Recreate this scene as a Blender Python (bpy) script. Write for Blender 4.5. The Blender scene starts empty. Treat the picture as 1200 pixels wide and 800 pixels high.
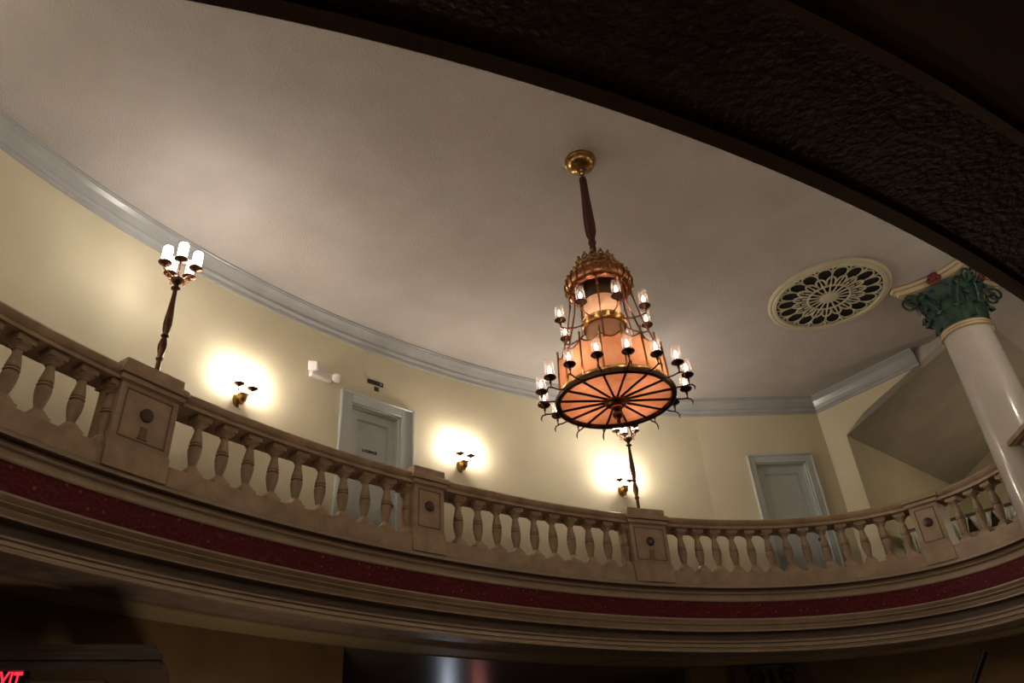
import bpy, math, random
from mathutils import Vector, Matrix
random.seed(7)
PI = math.pi
C = bpy.context.scene.collection
EYE = 1.6                                   # camera height above the lobby floor
sn, cs = math.sin, math.cos

# ------------------------------------------------------------------ materials
def new_mat(name):
    m = bpy.data.materials.new(name); m.use_nodes = True
    nt = m.node_tree; nt.nodes.clear()
    out = nt.nodes.new('ShaderNodeOutputMaterial')
    return m, nt, out

def N(nt, kind, **kw):
    n = nt.nodes.new(kind)
    for k, v in kw.items():
        if k.startswith('i_'): n.inputs[k[2:].replace('_', ' ')].default_value = v
        else: setattr(n, k, v)
    return n

def mat(name, col, rough=0.6, metal=0.0, col2=None, scale=6.0, bump=0.0, bscale=40.0, stretch=None, spec=0.5, coat=0.0):
    m, nt, out = new_mat(name)
    b = N(nt, 'ShaderNodeBsdfPrincipled')
    b.inputs['Roughness'].default_value = rough
    b.inputs['Metallic'].default_value = metal
    b.inputs['Specular IOR Level'].default_value = spec
    b.inputs['Coat Weight'].default_value = coat
    nt.links.new(b.outputs[0], out.inputs[0])
    tc = N(nt, 'ShaderNodeTexCoord')
    mp = N(nt, 'ShaderNodeMapping')
    if stretch: mp.inputs['Scale'].default_value = stretch
    nt.links.new(tc.outputs['Object'], mp.inputs[0])
    c2 = col2 or tuple(c * 0.86 for c in col)
    nz = N(nt, 'ShaderNodeTexNoise'); nz.inputs['Scale'].default_value = scale; nz.inputs['Detail'].default_value = 6
    nt.links.new(mp.outputs[0], nz.inputs['Vector'])
    r = N(nt, 'ShaderNodeValToRGB')
    r.color_ramp.elements[0].position = 0.35; r.color_ramp.elements[1].position = 0.68
    r.color_ramp.elements[0].color = (*c2, 1); r.color_ramp.elements[1].color = (*col, 1)
    nt.links.new(nz.outputs['Fac'], r.inputs[0]); nt.links.new(r.outputs[0], b.inputs['Base Color'])
    if bump:
        n2 = N(nt, 'ShaderNodeTexNoise'); n2.inputs['Scale'].default_value = bscale; n2.inputs['Detail'].default_value = 5
        nt.links.new(mp.outputs[0], n2.inputs['Vector'])
        bp = N(nt, 'ShaderNodeBump'); bp.inputs['Strength'].default_value = bump; bp.inputs['Distance'].default_value = 0.02
        nt.links.new(n2.outputs['Fac'], bp.inputs['Height']); nt.links.new(bp.outputs[0], b.inputs['Normal'])
    return m

def emit_mat(name, col, strength):
    m, nt, out = new_mat(name)
    e = N(nt, 'ShaderNodeEmission'); e.inputs[0].default_value = (*col, 1); e.inputs[1].default_value = strength
    nt.links.new(e.outputs[0], out.inputs[0]); return m

def glass_mat(name, tint=(1, 1, 1), trans=0.85, rough=0.05):
    m, nt, out = new_mat(name)
    t = N(nt, 'ShaderNodeBsdfTransparent'); t.inputs[0].default_value = (*tint, 1)
    g = N(nt, 'ShaderNodeBsdfGlossy'); g.inputs['Roughness'].default_value = rough
    lw = N(nt, 'ShaderNodeLayerWeight'); lw.inputs[0].default_value = 0.25
    ma = N(nt, 'ShaderNodeMath', operation='MULTIPLY_ADD'); ma.inputs[1].default_value = 0.6; ma.inputs[2].default_value = 1 - trans
    nt.links.new(lw.outputs['Facing'], ma.inputs[0])
    mx = N(nt, 'ShaderNodeMixShader'); df = N(nt, 'ShaderNodeBsdfTranslucent'); df.inputs[0].default_value = (.9, .85, .8, 1)
    m0 = N(nt, 'ShaderNodeMixShader'); m0.inputs[0].default_value = .55
    nt.links.new(g.outputs[0], m0.inputs[1]); nt.links.new(df.outputs[0], m0.inputs[2])
    nt.links.new(ma.outputs[0], mx.inputs[0]); nt.links.new(t.outputs[0], mx.inputs[1]); nt.links.new(m0.outputs[0], mx.inputs[2])
    nt.links.new(mx.outputs[0], out.inputs[0]); return m

def shade_mat(name, col, tcol, diff=0.35):
    """lamp shade glass that glows from the lamp inside it"""
    m, nt, out = new_mat(name)
    d = N(nt, 'ShaderNodeBsdfDiffuse'); t = N(nt, 'ShaderNodeBsdfTranslucent')
    tc = N(nt, 'ShaderNodeTexCoord')
    nz = N(nt, 'ShaderNodeTexNoise'); nz.inputs['Scale'].default_value = 5.0; nz.inputs['Detail'].default_value = 4; nz.inputs['Distortion'].default_value = 1.5
    r = N(nt, 'ShaderNodeValToRGB')
    r.color_ramp.elements[0].position = 0.3; r.color_ramp.elements[1].position = 0.7
    r.color_ramp.elements[0].color = (tcol[0] * .8, tcol[1] * .6, tcol[2] * .5, 1); r.color_ramp.elements[1].color = (*tcol, 1)
    nt.links.new(tc.outputs['Object'], nz.inputs['Vector']); nt.links.new(nz.outputs['Fac'], r.inputs[0]); nt.links.new(r.outputs[0], t.inputs[0])
    d.inputs[0].default_value = (*col, 1)
    mx = N(nt, 'ShaderNodeMixShader'); mx.inputs[0].default_value = 1 - diff
    nt.links.new(d.outputs[0], mx.inputs[1]); nt.links.new(t.outputs[0], mx.inputs[2]); nt.links.new(mx.outputs[0], out.inputs[0])
    return m

def frieze_mat(name):
    """deep red painted band with faded gilt scrolls and florets, in metres along the band"""
    m, nt, out = new_mat(name)
    b = N(nt, 'ShaderNodeBsdfPrincipled'); b.inputs['Roughness'].default_value = 0.6; b.inputs['Specular IOR Level'].default_value = .15
    nt.links.new(b.outputs[0], out.inputs[0])
    uv = N(nt, 'ShaderNodeUVMap'); uv.uv_map = 'UVMap'
    vo = N(nt, 'ShaderNodeTexVoronoi'); vo.feature = 'F1'; vo.inputs['Scale'].default_value = 9; vo.inputs['Randomness'].default_value = .35
    nt.links.new(uv.outputs[0], vo.inputs['Vector'])
    r1 = N(nt, 'ShaderNodeValToRGB'); e = r1.color_ramp.elements
    e[0].position = 0.08; e[0].color = (1, 1, 1, 1); e[1].position = 0.16; e[1].color = (0, 0, 0, 1)
    x = e.new(.42); x.color = (0, 0, 0, 1); x = e.new(.47); x.color = (.22, .22, .22, 1); x = e.new(.54); x.color = (0, 0, 0, 1)
    nt.links.new(vo.outputs['Distance'], r1.inputs[0])
    wv = N(nt, 'ShaderNodeTexWave'); wv.wave_type = 'RINGS'; wv.inputs['Scale'].default_value = 3.4; wv.inputs['Distortion'].default_value = 14; wv.inputs['Detail'].default_value = 2
    nt.links.new(uv.outputs[0], wv.inputs['Vector'])
    r2 = N(nt, 'ShaderNodeValToRGB'); r2.color_ramp.elements[0].position = .93; r2.color_ramp.elements[1].position = .99
    nt.links.new(wv.outputs['Fac'], r2.inputs[0])
    mx = N(nt, 'ShaderNodeMath', operation='MAXIMUM')
    hf = N(nt, 'ShaderNodeMath', operation='MULTIPLY'); hf.inputs[1].default_value = .25; nt.links.new(r2.outputs[0], hf.inputs[0])
    nt.links.new(r1.outputs[0], mx.inputs[0]); nt.links.new(hf.outputs[0], mx.inputs[1])
    nz = N(nt, 'ShaderNodeTexNoise'); nz.inputs['Scale'].default_value = 2.5; nz.inputs['Detail'].default_value = 5
    nt.links.new(uv.outputs[0], nz.inputs['Vector'])
    mu = N(nt, 'ShaderNodeMath', operation='MULTIPLY'); nt.links.new(mx.outputs[0], mu.inputs[0]); nt.links.new(nz.outputs['Fac'], mu.inputs[1])
    mc = N(nt, 'ShaderNodeMix', data_type='RGBA')
    mc.inputs[6].default_value = (.095, .006, .015, 1); mc.inputs[7].default_value = (.42, .17, .06, 1)
    nt.links.new(mu.outputs[0], mc.inputs[0]); nt.links.new(mc.outputs[2], b.inputs['Base Color'])
    return m

M = {}
M['wall'] = mat('cream_wall_paint', (.66, .60, .435), .75, col2=(.60, .54, .385), scale=1.3, bump=.15, bscale=60)
M['ceiling'] = mat('rough_ceiling_plaster', (.545, .51, .495), .85, col2=(.485, .45, .43), scale=1.6, bump=.7, bscale=60)
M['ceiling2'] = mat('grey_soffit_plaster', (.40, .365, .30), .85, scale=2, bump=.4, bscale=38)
M['crown'] = mat('grey_gloss_crown_paint', (.42, .43, .44), .2, col2=(.37, .38, .39), scale=3, bump=.03, bscale=20)
M['door'] = mat('grey_blue_door_paint', (.46, .49, .48), .4, col2=(.42, .45, .44), scale=2)
M['stone'] = mat('brown_scagliola_stone', (.43, .315, .21), .5, col2=(.30, .205, .13), scale=5, bump=.15, bscale=25)
M['stone_dark'] = mat('brown_stone_detail_shade', (.20, .13, .085), .6, scale=6)
M['medallion'] = mat('dark_red_marble', (.07, .018, .018), .35, col2=(.04, .012, .012), scale=30)
M['fascia'] = mat('taupe_fascia_paint', (.36, .275, .19), .4, col2=(.30, .225, .155), scale=4, bump=.08, bscale=30)
M['cove'] = mat('umber_cove_shade', (.17, .125, .10), .55, col2=(.13, .10, .08), scale=3)  # dark brown that paints shade into the recess and moulding grooves
M['red'] = frieze_mat('crimson_gilt_frieze')
M['soffit'] = mat('textured_soffit_paint', (.36, .29, .25), .3, col2=(.22, .175, .15), scale=7, bump=.55, bscale=34)
M['soffit2'] = mat('ochre_soffit_paint', (.44, .37, .22), .5, scale=3)
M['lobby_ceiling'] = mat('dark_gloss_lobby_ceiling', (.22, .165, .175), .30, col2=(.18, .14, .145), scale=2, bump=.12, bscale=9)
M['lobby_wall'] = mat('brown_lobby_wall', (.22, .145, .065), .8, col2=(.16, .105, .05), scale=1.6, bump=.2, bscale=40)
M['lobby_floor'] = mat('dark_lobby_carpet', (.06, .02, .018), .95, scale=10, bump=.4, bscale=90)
M['lobby_trim'] = mat('dark_wood_cornice', (.09, .06, .05), .4, scale=6, stretch=(1, 1, 12))
M['gallery_floor'] = mat('gallery_carpet', (.16, .09, .06), .9, scale=8)
M['brass'] = mat('aged_brass', (.50, .31, .11), .28, 1.0, col2=(.28, .15, .055), scale=14, bump=.1, bscale=30)
M['brass_dark'] = mat('dark_bronze', (.16, .085, .05), .35, .9, col2=(.09, .045, .03), scale=12)
M['copper'] = mat('reddish_copper', (.55, .24, .13), .3, 1.0, col2=(.38, .15, .08), scale=12)
M['sleeve'] = mat('maroon_chain_sleeve', (.10, .028, .02), .9, col2=(.06, .018, .013), scale=20, bump=.6, bscale=50, stretch=(1, 1, .15))
M['amber'] = shade_mat('amber_slag_glass', (.55, .30, .17), (1.0, .60, .38), .45)
M['frost'] = shade_mat('frosted_cream_glass', (.6, .45, .33), (.95, .75, .55), .45)
M['cylinder_shade'] = mat('unlit_cylinder_shade', (.10, .06, .04), .4, .3)
M['glass'] = glass_mat('clear_chimney_glass', (.98, .95, .93), .90)
M['flame'] = emit_mat('flame_bulb_glow', (1.0, .74, .60), 16)
M['opal'] = emit_mat('lit_opal_cylinder', (1.0, .90, .79), 31)
M['opal_s'] = emit_mat('lit_sconce_cylinder', (1.0, .87, .72), 200)
M['cream'] = mat('cream_gilded_plaster', (.66, .58, .42), .5, scale=4)
M['vent_hole'] = mat('black_duct_interior', (.006, .005, .005), .9)
M['vent'] = mat('cream_vent_plaster', (.62, .57, .42), .6, scale=8)
M['shaft'] = mat('glossy_cream_column', (.60, .56, .53), .16, col2=(.54, .50, .47), scale=2, coat=.3)
M['leaf'] = mat('green_painted_acanthus', (.03, .085, .038), .45, col2=(.012, .035, .035), scale=9, bump=.3, bscale=30)
M['gilt'] = mat('gilded_plaster', (.42, .26, .09), .45, .4, scale=9)
M['blue'] = mat('blue_painted_plaster', (.02, .03, .10), .5)
M['redpaint'] = mat('red_painted_plaster', (.16, .02, .025), .5)
M['plastic'] = mat('white_plastic_housing', (.72, .66, .64), .35)
M['lens'] = mat('clear_lamp_lens', (.85, .80, .82), .1, scale=40)
M['black'] = mat('black_plastic', (.012, .010, .009), .4)
M['white_letter'] = mat('white_lettering', (.6, .58, .5), .5)
M['black_letter'] = mat('black_lettering', (.01, .01, .01), .5)
M['exit'] = emit_mat('red_exit_letters', (1.0, .03, .06), 1.3)
M['iron'] = mat('black_wrought_iron', (.012, .012, .02), .5, .6)
M['cloth'] = mat('pale_table_linen', (.62, .62, .50), .5, scale=10)
M['table'] = mat('dark_table_wood', (.05, .025, .015), .4, scale=10)
M['steel_dark'] = mat('dark_metal_pole', (.02, .018, .015), .35, .7)

# ------------------------------------------------------------------ mesh helpers
class MB:
    def __init__(s): s.v = []; s.f = []; s.uv = None
    def add(s, vs, fs, T=None):
        k = len(s.v)
        s.v += [tuple(T @ Vector(p)) if T is not None else tuple(p) for p in vs]
        s.f += [tuple(i + k for i in f) for f in fs]; return s
    def box(s, x0, x1, y0, y1, z0, z1, T=None, bev=0.0):
        if bev <= 0:
            vs = [(x, y, z) for z in (z0, z1) for x, y in ((x0, y0), (x1, y0), (x1, y1), (x0, y1))]
            return s.add(vs, [(3, 2, 1, 0), (4, 5, 6, 7), (0, 1, 5, 4), (1, 2, 6, 5), (2, 3, 7, 6), (3, 0, 4, 7)], T)
        b = bev; prof = [(b, z0), (0, z0 + b), (0, z1 - b), (b, z1)]
        vs = []
        for i, z in prof:
            for x, y in ((x0 + i, y0 + b), (x0 + b, y0 + i), (x1 - b, y0 + i), (x1 - i, y0 + b), (x1 - i, y1 - b), (x1 - b, y1 - i), (x0 + b, y1 - i), (x0 + i, y1 - b)):
                vs.append((x, y, z))
        fs = [tuple(range(7, -1, -1)), tuple(range(24, 32))]
        for r in range(3):
            for j in range(8):
                fs.append((r * 8 + j, r * 8 + (j + 1) % 8, r * 8 + 8 + (j + 1) % 8, r * 8 + 8 + j))
        return s.add(vs, fs, T)
    def lathe(s, prof, n=24, T=None, cap=True):
        vs = [(r * cs(2 * PI * j / n), r * sn(2 * PI * j / n), z) for r, z in prof for j in range(n)]
        fs = []
        for i in range(len(prof) - 1):
            for j in range(n):
                fs.append((i * n + j, i * n + (j + 1) % n, (i + 1) * n + (j + 1) % n, (i + 1) * n + j))
        if cap:
            if prof[0][0] > 1e-4: fs.append(tuple(range(n - 1, -1, -1)))
            if prof[-1][0] > 1e-4: k = (len(prof) - 1) * n; fs.append(tuple(range(k, k + n)))
        return s.add(vs, fs, T)
    def tube(s, pts, r, n=8, T=None, closed=False):
        pts = [Vector(p) for p in pts]; L = len(pts); vs = []
        rr = r if isinstance(r, (list, tuple)) else [r] * L
        up = Vector((0, 0, 1)); prev = None
        for i, p in enumerate(pts):
            if closed: d = pts[(i + 1) % L] - pts[i - 1]
            else: d = pts[min(i + 1, L - 1)] - pts[max(i - 1, 0)]
            d.normalize()
            if prev is None:
                a = d.cross(up)
                if a.length < .05: a = d.cross(Vector((1, 0, 0)))
            else: a = prev - d * prev.dot(d)
            a.normalize(); prev = a; b = d.cross(a)
            for j in range(n):
                q = 2 * PI * j / n; vs.append(tuple(p + (a * cs(q) + b * sn(q)) * rr[i]))
        fs = []
        for i in range(L if closed else L - 1):
            k = (i + 1) % L
            for j in range(n): fs.append((i * n + j, i * n + (j + 1) % n, k * n + (j + 1) % n, k * n + j))
        if not closed: fs += [tuple(range(n - 1, -1, -1)), tuple(range((L - 1) * n, L * n))]
        return s.add(vs, fs, T)
    def torus(s, R, r, z=0, n=48, m=8, T=None):
        return s.tube([(R * cs(2 * PI * k / n), R * sn(2 * PI * k / n), z) for k in range(n)], r, m, T, closed=True)
    def ball(s, c, r, n=12, sz=1.0, T=None):
        prof = [(max(r * sn(PI * i / 8), 1e-5), -r * sz * cs(PI * i / 8)) for i in range(9)]
        TT = Matrix.Translation(Vector(c))
        if T is not None: TT = T @ TT
        return s.lathe(prof, n, TT, cap=False)
    def build(s, name, material, parent=None, smooth=None, mats=None, fmat=None):
        me = bpy.data.meshes.new(name); me.from_pydata(s.v, [], s.f); me.update()
        import bmesh
        bm = bmesh.new(); bm.from_mesh(me); bmesh.ops.recalc_face_normals(bm, faces=bm.faces); bm.to_mesh(me); bm.free()
        for mm in (mats or [material]): me.materials.append(mm)
        if fmat:
            for p, k in zip(me.polygons, fmat): p.material_index = k
        o = bpy.data.objects.new(name, me); C.objects.link(o)
        if parent is not None: o.parent = parent
        ang = 40 if smooth is None else smooth
        if ang: me.shade_smooth(); me.set_sharp_from_angle(angle=math.radians(ang))
        return o

def empty(name, loc, rz=0.0):
    o = bpy.data.objects.new(name, None); C.objects.link(o); o.location = loc; o.rotation_euler = (0, 0, rz); o.empty_display_size = .2
    return o
def tag(o, label, cat, group=None, kind=None):
    o['label'] = label; o['category'] = cat
    if group: o['group'] = group
    if kind: o['kind'] = kind
    return o
def struct(o, label=None, cat=None):
    o['kind'] = 'structure'
    if label: o['label'] = label
    if cat: o['category'] = cat
    return o
def copy_tree(o, parent=None):
    c = o.copy(); C.objects.link(c); c.parent = parent
    for ch in [x for x in C.objects if x.parent == o]: copy_tree(ch, c)
    return c
def lamp(name, loc, power, col, r=.03, parent=None):
    l = bpy.data.lights.new(name, 'POINT'); l.energy = power; l.color = col; l.shadow_soft_size = r
    o = bpy.data.objects.new(name, l); C.objects.link(o); o.location = loc
    if parent is not None: o.parent = parent
    return o

# ------------------------------------------------------------------ the plan: an elliptical well
CX, CY, EA, EB, TH = .936, 5.774, 6.412, 3.296, .7687
def E(t, o=0.0):
    x, y = (EA + o) * cs(t), (EB + o) * sn(t)
    return Vector((CX + x * cs(TH) - y * sn(TH), CY + x * sn(TH) + y * cs(TH)))
def ENORM(t, o=0.0):
    x, y = cs(t) / (EA + o), sn(t) / (EB + o)
    return Vector((x * cs(TH) - y * sn(TH), x * sn(TH) + y * cs(TH))).normalized()
TT_ = [2 * PI * i / 7200 for i in range(7201)]
LL = [0.0]
for i in range(7200): LL.append(LL[-1] + (E(TT_[i + 1]) - E(TT_[i])).length)
PER = LL[-1]
def t_arc(l):
    l = l % PER; lo, hi = 0, 7200
    while hi - lo > 1:
        m = (lo + hi) // 2
        if LL[m] <= l: lo = m
        else: hi = m
    return TT_[lo] + (TT_[hi] - TT_[lo]) * (l - LL[lo]) / max(LL[hi] - LL[lo], 1e-9)

def sweep(name, path, prof, material, parent=None, closed=False, closeprof=False, mats=None, pmat=None, norms=None, smooth=30, outward=1):
    """sweep a profile [(offset, z)] along a plan path; offset is outward; uv in metres"""
    n = len(path)
    nr = []
    for i in range(n):
        if norms: nr.append(norms[i]); continue
        def seg(a, b): d = (b - a).normalized(); return Vector((d.y, -d.x)) * outward
        if closed: a = seg(path[i - 1], path[i]); b = seg(path[i], path[(i + 1) % n])
        elif i == 0: a = b = seg(path[0], path[1])
        elif i == n - 1: a = b = seg(path[-2], path[-1])
        else: a = seg(path[i - 1], path[i]); b = seg(path[i], path[i + 1])
        m = (a + b).normalized(); nr.append(m / max(m.dot(a), .3))
    vs = []; us = []; u = 0
    for i in range(n):
        if i: u += (path[i] - path[i - 1]).length
        us.append(u)
        for o, z in prof: p = path[i] + nr[i] * o; vs.append((p.x, p.y, z + EYE))
    k = len(prof); vv = [0]
    for j in range(1, k + 1): a = prof[j - 1]; b = prof[j % k]; vv.append(vv[-1] + math.hypot(a[0] - b[0], a[1] - b[1]))
    fs = []; fm = []; uvs = []
    for i in range(n if closed else n - 1):
        i2 = (i + 1) % n; u2 = us[i2] if i2 else us[-1] + (path[0] - path[-1]).length
        for j in range(k if closeprof else k - 1):
            j2 = (j + 1) % k
            fs.append((i * k + j, i2 * k + j, i2 * k + j2, i * k + j2)); fm.append(pmat[j] if pmat else 0)
            uvs.append([(us[i], vv[j]), (u2, vv[j]), (u2, vv[j + 1]), (us[i], vv[j + 1])])
    if closeprof and not closed:
        fs += [tuple(range(k)), tuple(range((n - 1) * k, n * k))]; fm += [0, 0]; uvs += [[(0, 0)] * k] * 2
    me = bpy.data.meshes.new(name); me.from_pydata(vs, [], fs)
    for mm in (mats or [material]): me.materials.append(mm)
    ul = me.uv_layers.new(name='UVMap'); li = 0
    for f_, q in zip(fs, uvs):
        for c in q: ul.data[li].uv = c; li += 1
    for p, q in zip(me.polygons, fm): p.material_index = q
    me.update(); me.shade_smooth(); me.set_sharp_from_angle(angle=math.radians(smooth))
    o = bpy.data.objects.new(name, me); C.objects.link(o)
    if parent is not None: o.parent = parent
    return o
def epath(t0, t1, n, o=0.0):
    ts = [t0 + (t1 - t0) * i / (n - 1) for i in range(n)]
    return [E(t, o) for t in ts], [ENORM(t, o) for t in ts]

# ------------------------------------------------------------------ shell of the lower lobby
def disc_poly(name, R, z, material, cx=CX, cy=CY, th=.1):
    b = MB(); b.lathe([(R, z), (R, z + th)], 64, Matrix.Translation((cx, cy, 0)))
    return b.build(name, material)
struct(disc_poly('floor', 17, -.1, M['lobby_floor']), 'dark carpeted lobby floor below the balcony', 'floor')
CZ = 1.79
full, fn = epath(0, 2 * PI * (1 - 1 / 256), 256)
# balcony front seen from below: plinth, coves, crimson band, frieze, architrave and textured soffit
prof = [(.34, 2.875), (.025, 2.875), (.025, 2.675), (-.005, 2.665), (-.005, 2.648), (.055, 2.632), (.06, 2.602), (.005, 2.588), (-.006, 2.578), (.004, 2.566), (.028, 2.560), (.03, 2.548),
        (.012, 2.512), (-.004, 2.480), (.0, 2.465), (.014, 2.462), (.014, 2.248), (.0, 2.245), (-.006, 2.225), (.012, 2.196), (.018, 2.190), (.010, 2.176), (.04, 2.150), (.036, 2.140), (.05, 2.105), (.048, 2.088),
        (.13, 2.080), (.14, 2.02), (.09, 1.985), (.085, 1.972), (.045, 1.965), (.03, 1.945), (.045, 1.938), (.045, 1.925), (.0, 1.918), (-.03, 1.90), (-.045, 1.872), (-.03, 1.866), (-.03, 1.856), (-.085, 1.850), (-.11, 1.835), (-.10, 1.828), (-.145, 1.822), (-.155, 1.81), (-.155, 1.79),
        (-.10, 1.79), (-.10, 1.81), (.30, 1.81), (.30, 1.785), (.335, 1.78), (.35, 1.80), (.82, 1.80)]
mt = []
for j in range(len(prof) - 1):
    z = (prof[j][1] + prof[j + 1][1]) / 2; o = (prof[j][0] + prof[j + 1][0]) / 2
    if prof[j] == (.014, 2.462): mt.append(1)
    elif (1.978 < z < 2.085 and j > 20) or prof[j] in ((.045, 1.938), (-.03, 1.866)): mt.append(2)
    elif z < 1.83 and o > -.10 and o < .30: mt.append(3)
    elif z < 1.83 and o > .33: mt.append(4)
    elif 2.59 < z < 2.655: mt.append(5)  # undercut cove below the plinth, its shade put in as dark stone
    else: mt.append(0)
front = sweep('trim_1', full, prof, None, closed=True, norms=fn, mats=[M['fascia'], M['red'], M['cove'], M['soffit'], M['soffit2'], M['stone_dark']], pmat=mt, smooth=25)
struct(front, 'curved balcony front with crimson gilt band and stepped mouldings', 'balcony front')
struct(sweep('floor_1', full, [(.33, 2.66), (4.6, 2.66), (4.6, 2.5), (.33, 2.5)], M['gallery_floor'], closed=True, closeprof=True, norms=fn), 'gallery floor behind the balustrade', 'floor')
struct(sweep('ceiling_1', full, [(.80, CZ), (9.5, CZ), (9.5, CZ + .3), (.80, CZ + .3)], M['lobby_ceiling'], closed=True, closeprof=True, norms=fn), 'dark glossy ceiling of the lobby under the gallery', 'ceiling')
# lobby walls under the gallery
p, n_ = epath(math.radians(91.5), math.radians(185), 60)
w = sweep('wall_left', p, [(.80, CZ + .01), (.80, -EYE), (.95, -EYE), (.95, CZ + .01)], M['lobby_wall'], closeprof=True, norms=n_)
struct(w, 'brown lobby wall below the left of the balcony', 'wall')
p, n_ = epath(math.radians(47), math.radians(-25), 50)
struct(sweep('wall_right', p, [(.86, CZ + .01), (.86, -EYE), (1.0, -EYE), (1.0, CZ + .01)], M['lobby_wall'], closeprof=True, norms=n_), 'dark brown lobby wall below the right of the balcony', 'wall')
big = [Vector((CX + 15 * cs(2 * PI * k / 64), CY + 15 * sn(2 * PI * k / 64))) for k in range(64)]
struct(sweep('wall_outer', big, [(0, -EYE), (0, 6.6), (.2, 6.6), (.2, -EYE)], M['lobby_wall'], closed=True, closeprof=True, outward=1), 'outer wall of the building', 'wall')
# door head cornice on the left lobby wall
def arc_of_pt(x, y):
    best = min(range(7200), key=lambda i: (E(TT_[i]).x - x) ** 2 + (E(TT_[i]).y - y) ** 2)
    return TT_[best]
pth = [Vector((-3.20, 6.87)), Vector((-2.947, 6.16)), Vector((-6.2, 4.997))]
cor = sweep('trim_2', pth, [(.35, 1.400), (.0, 1.400), (.0, 1.382), (-.012, 1.378), (-.012, 1.362), (-.035, 1.355), (-.045, 1.332), (-.06, 1.330), (-.06, 1.310), (-.075, 1.305), (-.075, 1.275), (-.06, 1.270), (-.06, 1.255), (-.09, 1.245), (-.09, 1.200), (.35, 1.200)], M['lobby_trim'], closeprof=True, outward=1)
struct(cor, 'dark moulded cornice over the lobby doorway', 'trim')

# ------------------------------------------------------------------ gallery walls
WO = 1.076
A_ = Vector((3.044, 11.771)); Cc = Vector((5.227, 11.967)); P2 = Vector((6.418, 10.482)); HH = Vector((5.471, 11.663))
tA = arc_of_pt(*(A_ - ENORM(math.radians(40), 0) * WO)); 
tA = min((i for i in range(0, 1800)), key=lambda i: (E(TT_[i], WO) - A_).length); tA = TT_[tA]
# door 1 position along the wall
def t_at(pt, o):
    best = min(range(7200), key=lambda i: (E(TT_[i], o) - Vector(pt)).length); return TT_[best]
d1a = t_at((-2.195, 8.827), WO); d1b = t_at((-1.615, 9.364), WO)      # opening
d1A = t_at((-2.325, 8.696), WO); d1B = t_at((-1.448, 9.508), WO)      # casing
WT = .16
def wallseg(name, pts, norms, z0, z1, m=None): return sweep(name, pts, [(0, z0), (0, z1), (WT, z1), (WT, z0)], m or M['wall'], closeprof=True, norms=norms)
def join_into(dst, srcs):
    import bmesh
    bm = bmesh.new(); bm.from_mesh(dst.data)
    for s in srcs: bm.from_mesh(s.data); bpy.data.objects.remove(s)
    bm.to_mesh(dst.data); bm.free(); return dst
TOP = 6.14; DZ = 4.935
p, n_ = epath(d1a, math.radians(318), 200, WO); w1 = wallseg('wall_gallery', p, n_, 2.655, TOP)
p, n_ = epath(d1b, d1a, 12, WO); w2 = wallseg('wall_h', p, n_, DZ, TOP)
p, n_ = epath(tA, d1b, 60, WO); w3 = wallseg('wall_k', p, n_, 2.655, TOP)
struct(join_into(w1, [w2, w3]), 'curved cream gallery wall', 'wall')
dirR = (Cc - A_).normalized()
D2a = A_ + dirR * ((Vector((3.90, 11.848)) - A_).length); D2b = A_ + dirR * ((Vector((4.775, 11.926)) - A_).length)
s1 = sweep('wall_back', [D2a, A_], [(0, 2.655), (0, TOP), (WT, TOP), (WT, 2.655)], M['wall'], closeprof=True, outward=1)
s2 = sweep('wall_h', [D2b, D2a], [(0, DZ), (0, TOP), (WT, TOP), (WT, DZ)], M['wall'], closeprof=True, outward=1)
s3 = sweep('wall_k', [Cc + Vector((.03, 0)), D2b], [(0, 2.655), (0, TOP), (WT, TOP), (WT, 2.655)], M['wall'], closeprof=True, outward=1)
struct(join_into(s1, [s2, s3]), 'flat cream wall around the right hand door', 'wall')
# side wall with the raking opening, its soffit and the far wall
def poly_prism(name, pts3, thick, material, extr):
    b = MB(); k = len(pts3); e = Vector(extr).normalized() * thick
    vs = [Vector(q) + Vector((0, 0, EYE)) for q in pts3]; vs += [q + e for q in vs]
    b.add(vs, [tuple(range(k)), tuple(range(2 * k - 1, k - 1, -1))] + [(i, (i + 1) % k, k + (i + 1) % k, k + i) for i in range(k)])
    return b.build(name, material, smooth=0)
sd = (P2 - Cc).normalized(); outn = (-sd.y, sd.x, 0); outn = (.78, .625, 0)
def P3(v, z): return (v.x, v.y, z)
struct(poly_prism('wall_side', [P3(Cc, 2.655), P3(HH, 2.655), P3(HH, 5.248), P3(P2, 5.76), P3(P2, TOP), P3(Cc, TOP)], .16, M['wall'], outn), 'bright cream side wall cut by the raking soffit', 'wall')
P4 = P2 + sd * 1.02
struct(poly_prism('wall_header', [P3(P2, 5.76), P3(P4, 6.12), P3(P4, TOP), P3(P2, TOP)], .16, M['ceiling'], outn), 'pale end of the side wall header', 'wall')
F2 = Vector((8.44, 14.345)); fd = (F2 - HH).normalized()
Q1 = HH; Q2 = HH + fd * 4.2
sl = (Vector(P3(P2, 5.76)) - Vector(P3(HH, 5.248))); 
Z0 = Vector(P3(HH, 5.25)); 
Z0.z -= .006
slab = [Z0 + sl * -.02, Z0 + sl * 3.0, Z0 + sl * 3.0 + Vector((fd.x, fd.y, 0)) * 4.2, Z0 + Vector((fd.x, fd.y, 0)) * 4.2]
struct(poly_prism('ceiling_2', [tuple(q) for q in slab], .12, M['ceiling2'], (0, 0, 1)), 'grey raking soffit of the side room', 'ceiling')
struct(poly_prism('wall_far', [P3(Q1, 2.655), P3(Q2, 2.655), P3(Q2, 5.3), P3(Q1, 5.3)], .1, M['wall'], (-fd.y, fd.x, 0)), 'olive shadowed wall of the side room', 'wall')
e1 = Q2; e2 = Vector((11.2, 7.0)); e3 = Vector((8.4, 2.5))
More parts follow.
